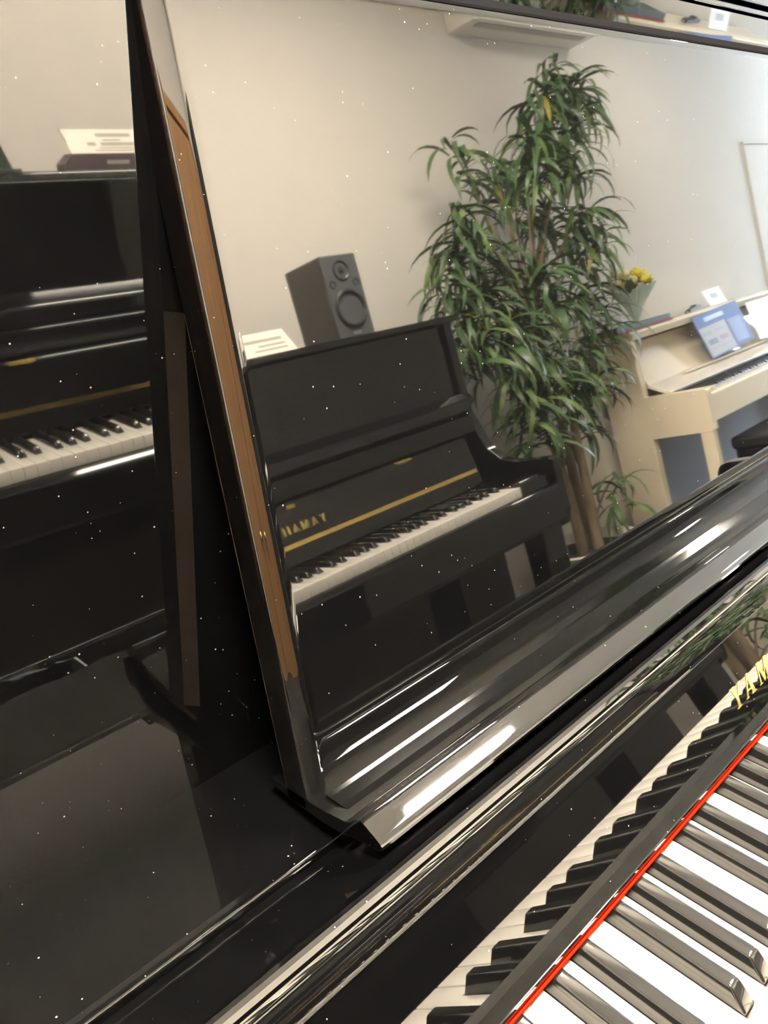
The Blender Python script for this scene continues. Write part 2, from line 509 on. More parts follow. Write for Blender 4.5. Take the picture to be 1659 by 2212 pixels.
# keyboard lid, open: ledge, mirror-polished face leaning back, rounded top and falling back slope
FT = 0.4057
def fp(v, w=0.0):
    """point on the lid face: v up the face from its lower edge, w outwards"""
    return (7.0 + v * math.sin(FT) - w * math.cos(FT), 19.5 + v * math.cos(FT) + w * math.sin(FT))
lidprof = [fp(0), fp(77.0), fp(77.3, 0.55), fp(78.0, 0.55), fp(78.4, 0.0)]
lidprof += [fp(84, -0.3), fp(90, -1.1), fp(94, -2.3)]
lidprof += [fp(95.6, -0.5), fp(97.8, 1.1), fp(100.8, 2.3), fp(104.2, 2.5), fp(106.8, 1.4), fp(108.4, -0.8), fp(108.9, -3.8), fp(107.6, -7.6)]
lidprof += [(64, 107.0), (88, 94.5), (108, 83.8), (117.7, 78.5), (117.7, 62), (30, 60), (13, 19)]
fall = extrude('fallboard', lidprof, -612, 612, LACQ, near, dz=KZ, smooth=24)
extrude('fallboard_ledge', round_poly([(-3.8, 14.0), (-3.4, 21.6), (7.2, 19.4), (13, 19.4), (13, 14.0)], [0.3, 0.8, 0, 0, 0], 4), -612, 612, LACQ, near, dz=KZ)
box('felt_strip', -612, 612, -5.5, -3.8, KZ + 13.6, KZ + 15.7, FELT, near, 0.5, 2)
lettering(fall, [x - MX for x in (316, 340, 369, 398, 426, 453)], 20.0, 21.0, (0, fp(18.4)[0], fp(18.4)[1] + KZ),
          (0, math.sin(FT), math.cos(FT)), (0, -math.cos(FT), math.sin(FT)), GOLD, 0.35)

# music desk: leaning board with chamfered ends, felt rim, curved rest and lip
desk = bpy.data.objects.new('music_desk', None)
DX = 451.5                                       # half width
DY0, DZ0 = 137.3, 151.7                          # crease between board and rest
def dp(v, w=0.0):
    """point on the desk board: v up the face from the crease, w outwards"""
    return (DY0 + v * math.sin(TD) - w * math.cos(TD), DZ0 + v * math.cos(TD) + w * math.sin(TD))
def board():
    bm = bmesh.new()
    v0, v1 = -53.0, 416.0
    th = 39.0
    # plan outline of one end in (x, depth behind the face)
    half = [(DX - 13.0, 0.0)]
    half += [(DX - 10.8, 0.15), (DX - 9.2, 0.6), (DX - 8.0, 1.4), (DX - 7.2, 2.2), (DX - 1.8, 7.6), (DX - 0.7, 9.0), (DX - 0.15, 10.6), (DX, 12.4)]
    half += [(DX, th - 9.0), (DX - 9.0, th)]
    out = [(-x, d) for x, d in half[::-1]] + [(-(DX - 14), 0.0), (DX - 14, 0.0)] + half
    rows = [(v0, 0.0), (v0 + 1, 0.0), (v0 + 2, 0)] + [(v, 0.0) for v in range(-40, 405, 12)] + [(v1 - 8, 0.0), (v1 - 7, 0.0), (v1 - 1.2, 0.10), (v1 - 0.4, 0.4), (v1, 0.8), (v1 + 0.3, 1.1), (v1 + 6.0, 6.1), (v1 + 6.6, 6.7), (v1 + 7.2, 7.6), (v1 + 7.4, 9.0)]
    grid = []
    for v, inset in rows:
        ring = []
        for (x, dpt) in out:
            d = max(dpt, inset)
            y, z = dp(v, -d)
            if y > YP - 0.6:
                # the back is cut off along the upper panel it leans on
                d2 = d - (y - (YP - 0.6)) / math.cos(TD)
                y, z = dp(v, -d2)
            ring.append(bm.verts.new((x * MM, y * MM, (z + KZ) * MM)))
        grid.append(ring)
    n = len(out)
    for i in range(len(grid) - 1):
        for k in range(n):
            bm.faces.new((grid[i][k], grid[i][(k + 1) % n], grid[i + 1][(k + 1) % n], grid[i + 1][k]))
    bm.faces.new(grid[0][::-1]); bm.faces.new(grid[-1])
    bmesh.ops.remove_doubles(bm, verts=bm.verts[:], dist=1e-6)
    return bm
desk = finish('music_desk', board(), LACQ, near, 30)
desk['label'] = 'tall leaning music desk polished like a mirror'
extrude('edge_shade_strip', [dp(414.6, -0.3), dp(414.8, 0.4), dp(416.4, 0.5), dp(423.8, -6.2), dp(424.0, -9.2), dp(420.0, -9.0)], -DX + 8, DX - 8, mat('edge_shade_black', (0.004, 0.004, 0.0045), 0.8, spec=0.0), desk, dz=KZ, sup=False, smooth=0)  # added strip, black and without gloss so the top bevel stays dark
# rest: concave sweep from the board down to a trough and a rounded lip
cove = [(136.0, 158.5), (131.7, 158.5), (130.9, 157.6), (130.5, 156.4), (130.6, 153.0), (131.0, 148.0), (133.4, 115.8), (120.0, 116.0), (110.0, 116.6), (104.0, 117.5), (103.0, 115.0), (140.0, 110.0)]
rest = [(103.6, 117.6), (98.5, 118.8), (93.6, 121.2),
        (90.4, 123.8), (88.0, 126.6), (85.6, 128.5), (82.8, 129.2), (80.0, 128.8), (70.0, 124.6), (67.2, 123.2), (65.6, 121.6), (65.3, 119.6), (66.4, 117.6), (69.0, 116.2),
        (86.0, 112.8), (100.0, 107.5), (120.0, 104.0), (140.0, 102.5), (170.0, 102.0), (170.0, 106.5), (138.0, 111.0), (128.0, 112.5), (114.0, 114.6)]
rest = [((y + 178) * 1.0204 - 178, 468 + (z - 468) * 1.0204) for y, z in rest]
cove = [((y + 178) * 1.0204 - 178, 468 + (z - 468) * 1.0204) for y, z in cove]
ro = extrude('music_rest', rest, -DX, DX, LACQ, near, smooth=32, dz=KZ)
extrude('rest_cove', cove, -DX + 9, DX - 9, LACQ_SATIN, near, smooth=32, dz=KZ)
# pale felt rim on the back edge and the support block standing on the shelf
for s in (-1, 1):
    bm = bmesh.new()
    vv = []
    for (x_, d_) in ((DX - 0.2, 30.4), (DX - 8.6, 38.8)):
        for (vz, e) in ((-48, 0.0), (255, 0.0), (255, 0.9), (-48, 0.9)):
            y_, z_ = dp(vz, -(d_ - e))
            vv.append(bm.verts.new((s * (x_ - e) * MM, y_ * MM, (z_ + KZ) * MM)))
    for f in ((0, 1, 2, 3), (4, 7, 6, 5), (0, 4, 5, 1), (1, 5, 6, 2), (2, 6, 7, 3), (3, 7, 4, 0)):
        bm.faces.new([vv[i] for i in f])
    finish('felt_rim', bm, FELT_BEIGE, desk)
for s in (-1, 1):
    bx = s * (DX - 46)
    extrude('support_block', round_poly([(158, SH), (196, SH), (196, SH + 16), (172, SH + 22), (158, SH + 10)], 3), bx - 14, bx + 14, mat('bracket_metal', (0.10, 0.10, 0.10), 0.25, metal=1.0), near, bevel=1.5, dz=KZ)

# ================================================================== the piano across the room (seen in the polished desk and panels)
BX, BY = 672.0, -926.0
far = empty('upright_piano', (BX * MM, BY * MM, 0), math.pi, 'black upright piano against the far wall with brass hinge strip, mirrored in the desk', 'piano')
BP = 98.0
def far_side(yb):
    return round_poly([(yb, -KZ + 25), (100, -KZ + 25), (102, -150), (-158, -146), (-172, -100), (-172, 46), (-62, 46), (-6, 56), (40, 98), (76, 184), (84, 222), (70, 232), (70, 248), (84, 258), (84, 462), (yb, 462)],
                      [4, 10, 20, 16, 20, 16, 30, 30, 40, 20, 6, 3, 3, 6, 3, 3], 6)
yb2 = upright_shell(far, LACQ_FAR, BP + 190, 462, far_side)
extrude('lid', round_poly([(yb2, 463), (yb2, 480), (56, 480), (52, 463)], [2, 4, 8, 3]), -772, 772, LACQ_FAR, far, bevel=3, seg=3, dz=KZ)
box('upper_panel', -732, 732, BP, BP + 20, KZ + 248, KZ + 462, LACQ_FAR, far, 3)
extrude('music_shelf', round_poly([(BP + 20, 200), (BP + 20, 262), (BP + 2, 262), (66, 240), (62, 212), (76, 200)], [0, 0, 8, 12, 7, 5]), -732, 732, LACQ_FAR, far, dz=KZ)
box('panel_rail', -732, 732, 58, 78, KZ + 150, KZ + 200, LACQ_FAR, far, 4)
extrude('nameboard', round_poly([(-1, 14), (8, 52), (70, 52), (70, 14)], [2, 3, 0, 0]), -640, 640, LACQ_FAR, far, dz=KZ)
fb2 = extrude('fallboard', round_poly([(8, 60), (28, 150), (46, 150), (46, 60)], [2, 7, 7, 2]), -640, 640, LACQ_FAR, far, dz=KZ)
extrude('hinge_strip', [(6.2, 51), (8.6, 61.5), (10.5, 61.5), (8.5, 51)], -636, 636, BRASS, far, sup=False, dz=KZ)
sl = math.atan2(20, 90)
lettering(fb2, [-103, -77, -50, -23, 3, 29], 19.0, 20.0, (0, 8 + 22 * math.sin(sl) - 0.2, KZ + 60 + 22 * math.cos(sl)), (0, math.sin(sl), math.cos(sl)), (0, -math.cos(sl), math.sin(sl)), GOLD, 0.6)
box('lid_lock', -44, -18, 22.5, 28, KZ + 134, KZ + 144, BRASS, fb2, 1)
box('shelf_catch', 372, 424, 20, 31, KZ + 143, KZ + 150, BRASS, fb2, 1)
box('shelf_catch', -424, -372, 20, 31, KZ + 143, KZ + 150, BRASS, fb2, 1)


# ------------------------------------------------------------------ things standing on the far piano's lid
LIDZ = 480.0 + KZ
def prism(name, quad, dep, ma, parent=None, bevel=0.0):
    """a thin sheet: four corner points (mm) thickened along its own normal"""
    q = [Vector(p) for p in quad]
    n = (q[3] - q[0]).cross(q[1] - q[0]).normalized() * dep
    bm = bmesh.new()
    a = [bm.verts.new(p * MM) for p in q]; b = [bm.verts.new((p - n) * MM) for p in q]
    bm.faces.new(a); bm.faces.new(b[::-1])
    for i in range(4):
        bm.faces.new((a[i], b[i], b[(i + 1) % 4], a[(i + 1) % 4]))
    return finish(name, bm, ma, parent, 0, bevel)

def on_quad(q, u0_, u1_, v0_, v1_, off=0.4):
    q = [Vector(p) for p in q]
    n = (q[3] - q[0]).cross(q[1] - q[0]).normalized() * off
    def P(u, v):
        return (q[0] * (1 - u) + q[1] * u) * (1 - v) + (q[3] * (1 - u) + q[2] * u) * v + n
    return [P(u0_, v0_), P(u1_, v0_), P(u1_, v1_), P(u0_, v1_)]

PAPER = mat('white_card', (0.80, 0.76, 0.68), 0.6)
PRINT = mat('grey_print', (0.36, 0.34, 0.31), 0.7)
PURPLE = mat('plum_card', (0.085, 0.060, 0.068), 0.5)

# studio monitor
SPK = mat('speaker_grey', (0.055, 0.05, 0.045), 0.45)
SPKF = noise_mix('speaker_front', (0.085, 0.088, 0.10), (0.075, 0.078, 0.088), 300, 0.5)
CONE = mat('speaker_cone', (0.018, 0.018, 0.02), 0.4)
spk = empty('studio_speaker', (1.136, -1.062, LIDZ * MM + 0.002), math.pi, 'small dark grey two-way speaker standing on the far black piano', 'speaker')
box('cabinet', -62, 62, 8, 158, 0, 218, SPK, spk, 5, 3)
box('front_baffle', -62, 62, 0, 10, 0, 218, SPKF, spk, 6, 3)
bm = bmesh.new(); bm_lathe(bm, [(52, 2), (52, -3), (48, -6), (44, -6), (41, -2), (39, 4), (15, 16), (0.5, 16)], (0, 0, 76), 'y', 36)
wf = finish('woofer', bm, CONE, spk, 40)
bm = bmesh.new(); bm_lathe(bm, [(15, 15), (14, 9), (9, 4), (0.5, 2)], (0, 0, 76), 'y', 24)
finish('dust_cap', bm, CONE, wf, 60)
bm = bmesh.new(); bm_lathe(bm, [(27, 2), (27, -2), (24, -3), (14, 5), (13, 5), (10, 0), (0.5, -3)], (0, 0, 176), 'y', 30)
finish('tweeter', bm, CONE, spk, 40)
for sx in (-1, 1):
    bm = bmesh.new(); bm_lathe(bm, [(10, 1), (10, -1.2), (8, -1.2), (7.5, 6), (0.5, 6)], (sx * 40, 0, 142), 'y', 20)
    finish('bass_port', bm, CONE, spk, 40)
box('name_badge', -14, 14, -1.2, 1, 8, 18, STEEL, spk, 0.6)
tag(box('speaker_mat', 1060, 1206, -1226, -1050, LIDZ, LIDZ + 2, mat('red_cloth', (0.30, 0.02, 0.03), 0.9), None, 0.5), 'thin red mat under the grey speaker', 'mat')

# folded white card
q = [(888, -1048, LIDZ + 60), (733, -1048, LIDZ + 60), (738, -1010, LIDZ + 0.5), (893, -1010, LIDZ + 0.5)]
tc_ = empty('tent_card', (0, 0, 0), 0, 'small white folded card with printed lines beside the grey speaker', 'card')
prism('card_front', q, 1.2, PAPER, tc_)
q2 = [(733, -1049.6, LIDZ + 60), (888, -1049.6, LIDZ + 60), (893, -1088, LIDZ + 0.5), (738, -1088, LIDZ + 0.5)]
prism('card_back', q2, 1.2, PAPER, tc_)
for (a, b, c_, d_) in ((.12, .86, .30, .42), (.12, .62, .55, .63), (.12, .74, .74, .81)):
    prism('printed_line', on_quad(q, a, b, c_, d_), 0.3, PRINT, tc_)

# price sheet on a dark stand
ps = empty('price_sign', (0, 0, 0), 0, 'white price sheet leaning on a plum coloured base, left of the white card', 'sign')
q = [(668, -1072, LIDZ + 76), (482, -1072, LIDZ + 76), (492, -1050, LIDZ + 29), (668, -1050, LIDZ + 29)]
prism('sheet', q, 1.5, PAPER, ps)
for (a, b, c_, d_) in ((.20, .62, .16, .30), (.34, .56, .40, .46), (.12, .60, .52, .66), (.66, .76, .52, .66), (.14, .64, .72, .77), (.20, .70, .82, .87)):
    prism('printed_line', on_quad(q, a, b, c_, d_), 0.3, PRINT, ps)
prism('sheet_edge', [(483, -1070.5, LIDZ + 77), (480, -1070.5, LIDZ + 77), (497, -1046, LIDZ + 14), (500, -1046, LIDZ + 14)], 1.5, mat('grey_edge', (0.22, 0.21, 0.19), 0.5), ps)
extrude('sign_base', round_poly([(472, 0.3), (668, 0.3), (668, 31), (492, 31), (472, 12)], [2, 2, 2, 5, 5]), -1088, -1046, PURPLE, ps, axis='y', dz=LIDZ)
qb = [(668, -1046, LIDZ + 29), (482, -1046, LIDZ + 29), (474, -1046, LIDZ + 2), (668, -1046, LIDZ + 2)]
prism('printed_line', on_quad(qb, .30, .56, .42, .70), 0.3, mat('pale_print', (0.32, 0.29, 0.29), 0.7), ps)

# dark display stand at the end of the lid
ds = empty('display_stand', (0.332, -1.06, LIDZ * MM), 0, 'dark green sloping stand at the far left of the mirrored piano lid', 'stand')
extrude('sloping_board', round_poly([(-40, 0.5), (42, 0.5), (20, 62), (-30, 62)], 3), -4, 4, mat('dark_green', (0.03, 0.045, 0.03), 0.4), ds, axis='y', bevel=0.8)
box('stand_foot', -46, 50, -26, 22, 0, 6, mat('dark_green', (0.03, 0.045, 0.03), 0.4), ds, 1.5)

# ------------------------------------------------------------------ air conditioner on the far wall
ACM = mat('ac_plastic', (0.72, 0.69, 0.63), 0.4)
ac = empty('air_conditioner', (2.652, ROOM['y0'], 1.505 + KZ * MM), 0, 'white wall-mounted air conditioner above the tall plant', 'air conditioner')
extrude('casing', round_poly([(1, 2), (120, -6), (185, 22), (200, 70), (200, 262), (1, 262)], [4, 40, 40, 40, 30, 4], 6), -398, 398, ACM, ac, bevel=3)
extrude('louver', round_poly([(118, -9), (178, 15), (176, 21), (116, -3)], 2), -340, 340, ACM, ac, bevel=1)
extrude('outlet_slot', [(80, -6.2), (112, -8.6), (112, -2), (80, -1)], -345, 345, mat('slot_dark', (0.40, 0.38, 0.35), 0.7), ac, sup=False)
box('front_grille', -385, 385, 196, 202, 96, 250, ACM, ac, 2)

# ------------------------------------------------------------------ ivory digital piano along the same wall
WX, WF, WZ = 3405.0, -1108.0, -15.0 + KZ
wp = empty('digital_piano', (WX * MM, WF * MM, 0), math.pi, 'ivory white digital piano with a blue brochure on its music rest', 'piano')
def wbox(n, x0_, x1_, y0_, y1_, z0_, z1_, par=wp, bev=3, ma=IVORY):
    return box(n, x0_, x1_, y0_, y1_, z0_, z1_, ma, par, bev)
for s in (-1, 1):
    e0, e1 = sorted((s * 692, s * 730))
    extrude('side_panel', round_poly([(100, 45), (277, 45), (277, WZ + 285), (107, WZ + 285), (107, WZ + 262), (98, WZ + 40)], [3, 3, 4, 4, 3, 6]), e0, e1, IVORY, wp, bevel=2)
    extrude('arm', round_poly([(-163, WZ - 150), (101, WZ - 150), (101, WZ + 26), (-40, WZ + 22), (-163, WZ + 16)], [8, 0, 0, 20, 14]), e0, e1, IVORY, wp, bevel=2)
    wbox('leg', e0 + 2, e1 - 2, -156, -104, 48, WZ - 149)
    wbox('foot', e0 - 4, e1 + 4, -178, 280, 0, 47)
wbox('top_board', -728, 728, 108, 279, WZ + 284, WZ + 302)
extrude('top_rail', round_poly([(100, WZ + 262), (109, WZ + 262), (109, WZ + 302), (92, WZ + 292)], [4, 0, 0, 8]), -728, 728, IVORY, wp)
wbox('back_panel', -692, 692, 250, 274, 250, WZ + 284)
bluegrey = mat('satin_panel', (0.36, 0.42, 0.52), 0.16)
wbox('lower_panel', -692, 692, 196, 214, 120, WZ - 60, ma=bluegrey)
extrude('music_panel', round_poly([(176, WZ + 250), (182, WZ + 250), (96, WZ + 64), (88, WZ + 64)], 2), -690, 690, IVORY, wp)
extrude('control_panel', round_poly([(96, WZ + 72), (100, WZ + 60), (6, WZ + 14), (2, WZ + 26)], 3), -690, 690, mat('ivory_gloss', (0.82, 0.78, 0.70), 0.05), wp)
wbox('fallboard_edge', -690, 690, 0, 8, WZ + 13, WZ + 24, ma=mat('slate_strip', (0.16, 0.17, 0.19), 0.2))
wbox('music_ledge', -420, 420, 62, 92, WZ + 62, WZ + 74)
wk = wbox('keybed', -690, 690, -148, 110, WZ - 110, WZ - 30)
n0 = set(o.name for o in COL.objects)
add_keys(wk)
for o in COL.objects:
    if o.name not in n0:
        o.location.z = WZ * MM
for s in (-1, 1):
    wbox('end_block', *sorted((s * 613, s * 690)), -148, 4, WZ - 30, WZ + 14)
extrude('key_slip', round_poly([(-160, WZ - 120), (-146, WZ - 120), (-146, WZ - 4), (-160, WZ - 10)], [6, 2, 4, 8]), -690, 690, IVORY, wp)
wbox('pedal_box', -200, 200, 130, 200, 30, 120)
for px in (-80, 0, 80):
    box('pedal', px - 14, px + 14, 40, 132, 48, 58, BRASS, wp, 4)

# blue brochure with its clip and paper
BLUE = mat('brochure_blue', (0.10, 0.18, 0.45), 0.6)
br = empty('brochure', (0, 0, 0), 0, 'blue and white product brochure propped on the ivory digital piano', 'brochure')
q = [(3622, -1190, 287 + KZ), (3165, -1190, 266 + KZ), (3209, -1152, 66 + KZ), (3666, -1152, 87 + KZ)]
prism('cover', q, 2.5, BLUE, br)
qw = on_quad(q, .42, .985, .30, .97, 0.5)
prism('text_panel', qw, 0.4, mat('brochure_white', (0.50, 0.52, 0.58), 0.6), br)
prism('title_strip', on_quad(q, .38, .80, .10, .20, 0.5), 0.4, mat('brochure_pale', (0.36, 0.45, 0.62), 0.4), br)
for (a, b, c_, d_, mm_) in ((.78, .95, .40, .50, 'a'), (.50, .70, .42, .48, 'b'), (.74, .92, .60, .72, 'c'), (.50, .66, .60, .70, 'd'), (.50, .92, .80, .84, 'b'), (.08, .38, .34, .92, 'e')):
    col = dict(a=(0.30, 0.34, 0.46), b=(0.40, 0.42, 0.48), c=(0.12, 0.15, 0.26), d=(0.34, 0.20, 0.26), e=(0.16, 0.22, 0.46))[mm_]
    prism('printed_block', on_quad(q, a, b, c_, d_, 1.0), 0.3, mat('print_' + mm_, col, 0.5), br)
sh = empty('loose_sheet', (0, 0, 0), 0, 'small white sheet sticking up behind the blue brochure', 'paper')
prism('sheet', [(3620, -1256, 372 + KZ), (3440, -1256, 368 + KZ), (3470, -1240, 290 + KZ), (3650, -1240, 290 + KZ)], 1.0, mat('paper_white', (0.85, 0.85, 0.86), 0.5), sh)
prism('printed_block', on_quad([(3620, -1256, 372 + KZ), (3440, -1256, 368 + KZ), (3470, -1240, 290 + KZ), (3650, -1240, 290 + KZ)], .3, .7, .3, .6), 0.3, mat('print_b', (0.4, 0.42, 0.48), 0.5), sh)
ck = empty('binder_clip', (3.335, -1.262, 0.302 + KZ * MM), 0, 'dark clip lying on the ivory piano beside the brochure', 'clip')
extrude('clip_body', round_poly([(-50, -14), (52, -4), (60, 8), (20, 16), (0, 6), (-44, 0)], 3), -14, 14, mat('dark_plastic', (0.03, 0.025, 0.03), 0.4), ck, axis='y', bevel=1)
bm = bmesh.new(); bm_tube(bm, [(-40, 0, -4), (-62, 0, -6), (-70, 8, -8), (-60, 12, -9)], 2.5, 8)
finish('clip_wire', bm, STEEL, ck)
tag(prism('song_sheet', [(4060, -1190, 258 + KZ), (3720, -1190, 258 + KZ), (3722, -1152, 70 + KZ), (4062, -1152, 70 + KZ)], 1.0, mat('paper_white', (0.85, 0.85, 0.86), 0.5)), 'white printed sheet on the music rest right of the blue brochure', 'paper')

# bouquet on a dark green and red board
bd = empty('presentation_board', (2.79, -1.29, (302 + WZ) * MM), 0, 'flat dark green board with a red edge on top of the ivory piano', 'board')
box('green_board', -190, 250, -70, 75, 5, 27, mat('bottle_green', (0.045, 0.075, 0.06), 0.5), bd, 2)
box('red_base', -196, 256, -76, 81, 0, 6, mat('red_card', (0.30, 0.02, 0.03), 0.6), bd, 1)
bq = empty('bouquet', (2.83, -1.255, (329 + WZ) * MM), 0, 'bouquet of yellow flowers wrapped in pale green paper', 'bouquet')
bm = bmesh.new()
N = 20
rg = []
for i, (r_, h_) in enumerate(((18, 2), (30, 30), (60, 75), (105, 118), (130, 140))):
    rg.append([bm.verts.new(Vector(((r_ + (9 if k % 2 else -9) * i / 3) * math.cos(2 * math.pi * k / N) + h_ * 0.25, (r_ + (9 if k % 2 else -9) * i / 3) * 0.52 * math.sin(2 * math.pi * k / N), h_ + 14 * math.sin(k * 2.3) * i / 4)) * MM) for k in range(N)])
for i in range(len(rg) - 1):
    for k in range(N):
        bm.faces.new((rg[i][k], rg[i][(k + 1) % N], rg[i + 1][(k + 1) % N], rg[i + 1][k]))
bm.faces.new(rg[0][::-1])
wrap = finish('wrapping_paper', bm, noise_mix('wrap_green', (0.42, 0.52, 0.46), (0.55, 0.62, 0.56), 12, 0.4), bq, 0)
sm = wrap.modifiers.new('thick', 'SOLIDIFY'); sm.thickness = 0.001
YEL = noise_mix('yellow_petal', (0.66, 0.54, 0.03), (0.78, 0.68, 0.08), 60, 0.6)
CRM = noise_mix('cream_petal', (0.62, 0.56, 0.30), (0.72, 0.66, 0.42), 60, 0.6)
def flower(cx_, cy_, cz_, r_, ma, rings=3, per=9):
    bm = bmesh.new()
    bmesh.ops.create_icosphere(bm, subdivisions=2, radius=1.0)
    for v in bm.verts:
        k = r_ * random.uniform(0.80, 1.10)
        v.co = Vector((cx_ + v.co.x * k, cy_ + v.co.y * k, cz_ + v.co.z * k * 0.85)) * MM
    return finish('flower', bm, ma, bq, 0)
for i in range(22):
    a = random.uniform(0, 6.28); rr = random.uniform(0, 1) ** 0.5
    x_ = 72 + 74 * rr * math.cos(a); y_ = 42 * rr * math.sin(a)
    flower(x_, y_, 150 + 52 * (1 - rr * rr) + random.uniform(-10, 10), random.uniform(20, 28), YEL)
for (x_, y_, z_) in ((-62, 16, 196), (-84, -10, 176), (-40, 30, 170), (-50, -16, 205)):
    flower(x_, y_, z_, 30, CRM, 4, 10)
LEAFD = noise_mix('dark_leaf', (0.030, 0.060, 0.028), (0.045, 0.085, 0.035), 20, 0.5)
for i in range(16):
    bm = bmesh.new()
    a = random.uniform(0, 6.28); c0 = Vector((-20 + 70 * math.cos(a), 40 * math.sin(a), 120)); d = Vector((math.cos(a), 0.6 * math.sin(a), 0.7)).normalized()
    sd = d.cross(Vector((0, 0, 1))).normalized() * 16
    bm.faces.new([bm.verts.new(p * MM) for p in (c0, c0 + d * 45 + sd, c0 + d * 90, c0 + d * 45 - sd)])
    finish('leaf', bm, LEAFD, bq, 0)

# ------------------------------------------------------------------ piano bench before the ivory piano
bn = empty('piano_bench', (3.20, -0.875, 0), 0, 'black padded bench in front of the ivory digital piano', 'bench')
BLK = mat('black_vinyl', (0.012, 0.012, 0.014), 0.35)
box('seat_cushion', -310, 310, -125, 125, 445, 500, BLK, bn, 18, 4)
box('apron', -298, 298, -113, 113, 405, 447, LACQ_FAR, bn, 3)
for sx in (-1, 1):
    for sy in (-1, 1):
        box('leg', *sorted((sx * 252, sx * 292)), *sorted((sy * 70, sy * 108)), 0, 406, LACQ_FAR, bn, 4)

# ------------------------------------------------------------------ brown cabinet by the left wall
cb = empty('wooden_cabinet', (-1.74, -0.58, 0), 0, 'brown wooden cabinet by the end wall, mirrored in the desk edge', 'cabinet')
box('carcass', 0, 400, -500, 480, 60, 1640, WOOD, cb, 3)
box('plinth', 10, 385, -490, 470, 0, 61, WOOD, cb, 2)
box('cabinet_top', 0, 420, -515, 495, 1640, 1670, WOOD, cb, 5)
for s in (-1, 1):
    dr = box('door', 400, 420, -494 if s < 0 else -8, -12 if s < 0 else 474, 75, 1630, WOOD, cb, 3)
    bm = bmesh.new(); bm_lathe(bm, [(6, 0), (6, 12), (13, 18), (14, 24), (8, 30), (0.5, 31)], (0, 0, 0), 'z', 16)
    kn = finish('knob', bm, BRASS, dr, 50)
    kn.rotation_euler = (0, R(90), 0); kn.location = (0.42, (-0.045 if s < 0 else 0.025), 0.72)

# ------------------------------------------------------------------ unseen black cupboard, added so the desk's side face mirrors dark
ck2 = empty('unseen_cupboard', (-0.72, ROOM['y0'] + 0.005, 0), 0, 'tall black cupboard in the corner left of the far piano', 'cupboard')
CBK = mat('black_melamine', (0.012, 0.012, 0.012), 0.35)
box('carcass', -550, 550, 0, 300, 40, 1800, CBK, ck2, 2)
box('plinth', -535, 535, 5, 285, 0, 41, CBK, ck2, 1)
for s in (-1, 1):
    dr = box('door', *sorted((s * 4, s * 546)), 300, 318, 50, 1790, CBK, ck2, 2)
    bm = bmesh.new(); bm_tube(bm, [(s * 40, 317, 860), (s * 40, 345, 870), (s * 40, 345, 990), (s * 40, 317, 1000)], 5, 10)
    finish('handle', bm, STEEL, dr, 50)

# ------------------------------------------------------------------ tall narrow-leaved plant between the two far pianos
pl = empty('potted_plant', (1.975, -1.130, 0), 0, 'tall potted plant with drooping narrow green leaves in a white pot', 'plant')
PX, PY = 1975.0, -1130.0
bm = bmesh.new(); bm_lathe(bm, [(130, 2), (150, 60), (172, 240), (184, 352), (190, 360), (184, 366), (172, 352), (165, 320), (0.5, 320)], (0, 0, 0), 'z', 40)
pot = finish('pot', bm, noise_mix('pot_glaze', (0.60, 0.56, 0.48), (0.66, 0.62, 0.54), 10, 0.35), pl, 40)
bm = bmesh.new(); bm_lathe(bm, [(166, 318), (166, 330), (120, 338), (0.5, 342)], (0, 0, 0), 'z', 32)
finish('soil', bm, noise_mix('soil_dark', (0.02, 0.016, 0.012), (0.045, 0.035, 0.025), 80, 0.9, bump=0.5), pl, 40)
CL = [(2431, -1162, 1246), (2565, -1153, 1206), (2300, -1120, 1150), (2068, -1052, 982), (2157, -1262, 955), (1908, -1237, 1028), (2336, -1081, 977), (1690, -1090, 781), (2144, -1213, 841), (2295, -1199, 779),
      (2352, -1091, 738), (1677, -1173, 664), (1909, -1208, 652), (2014, -1080, 557), (2463, -1211, 594), (1630, -1176, 530), (1757, -1122, 524), (1919, -1144, 431), (2383, -1231, 442), (2520, -1234, 413),
      (1760, -1091, 341), (1931, -1097, 293), (2137, -1078, 252), (1657, -1147, 427), (1790, -1082, 166), (2196, -1195, 111), (2229, -1166, -310), (2150, -1080, -190)]
BARK = noise_mix('bark', (0.14, 0.105, 0.07), (0.24, 0.18, 0.12), 30, 0.8, stretch=(1, 1, 0.25), bump=0.4)
def bez(p0, p1, p2, n=10):
    return [p0 * (1 - t) ** 2 + p1 * 2 * t * (1 - t) + p2 * t * t for t in [i / n for i in range(n + 1)]]
stems = [(-45, 10), (30, -20), (5, 40)]
heads = [[], [], []]
forks = [Vector((-60, -20, 900)), Vector((20, -10, 1120)), Vector((60, 20, 860))]
for i in range(3):
    b0 = Vector((stems[i][0], stems[i][1], 325))
    bm = bmesh.new()
    path = bez(b0, Vector((b0.x * 1.2 + 20, b0.y, 620)), forks[i], 12)
    bm_tube(bm, path, [21 - 0.7 * k for k in range(13)], 10)
    finish('stem', bm, BARK, pl, 60)
for c_ in CL:
    tip = Vector((c_[0] - PX, c_[1] - PY, c_[2] + KZ))
    if tip.z < 600:
        st = Vector((20, 0, 330))
    else:
        st = min(forks, key=lambda f: abs(tip.z - f.z - 220) + (tip - f).length)
        if tip.z < st.z:
            st = Vector((st.x * 0.6, st.y, max(380, tip.z - 180)))
    mid = (st + tip) / 2 + Vector((0, 0, 60)) + Vector((st.x - tip.x, 0, 0)) * 0.18
    bm = bmesh.new()
    bm_tube(bm, bez(st, mid, tip, 8), [7 - 0.5 * k for k in range(9)], 7)
    finish('branch', bm, BARK, pl, 60)
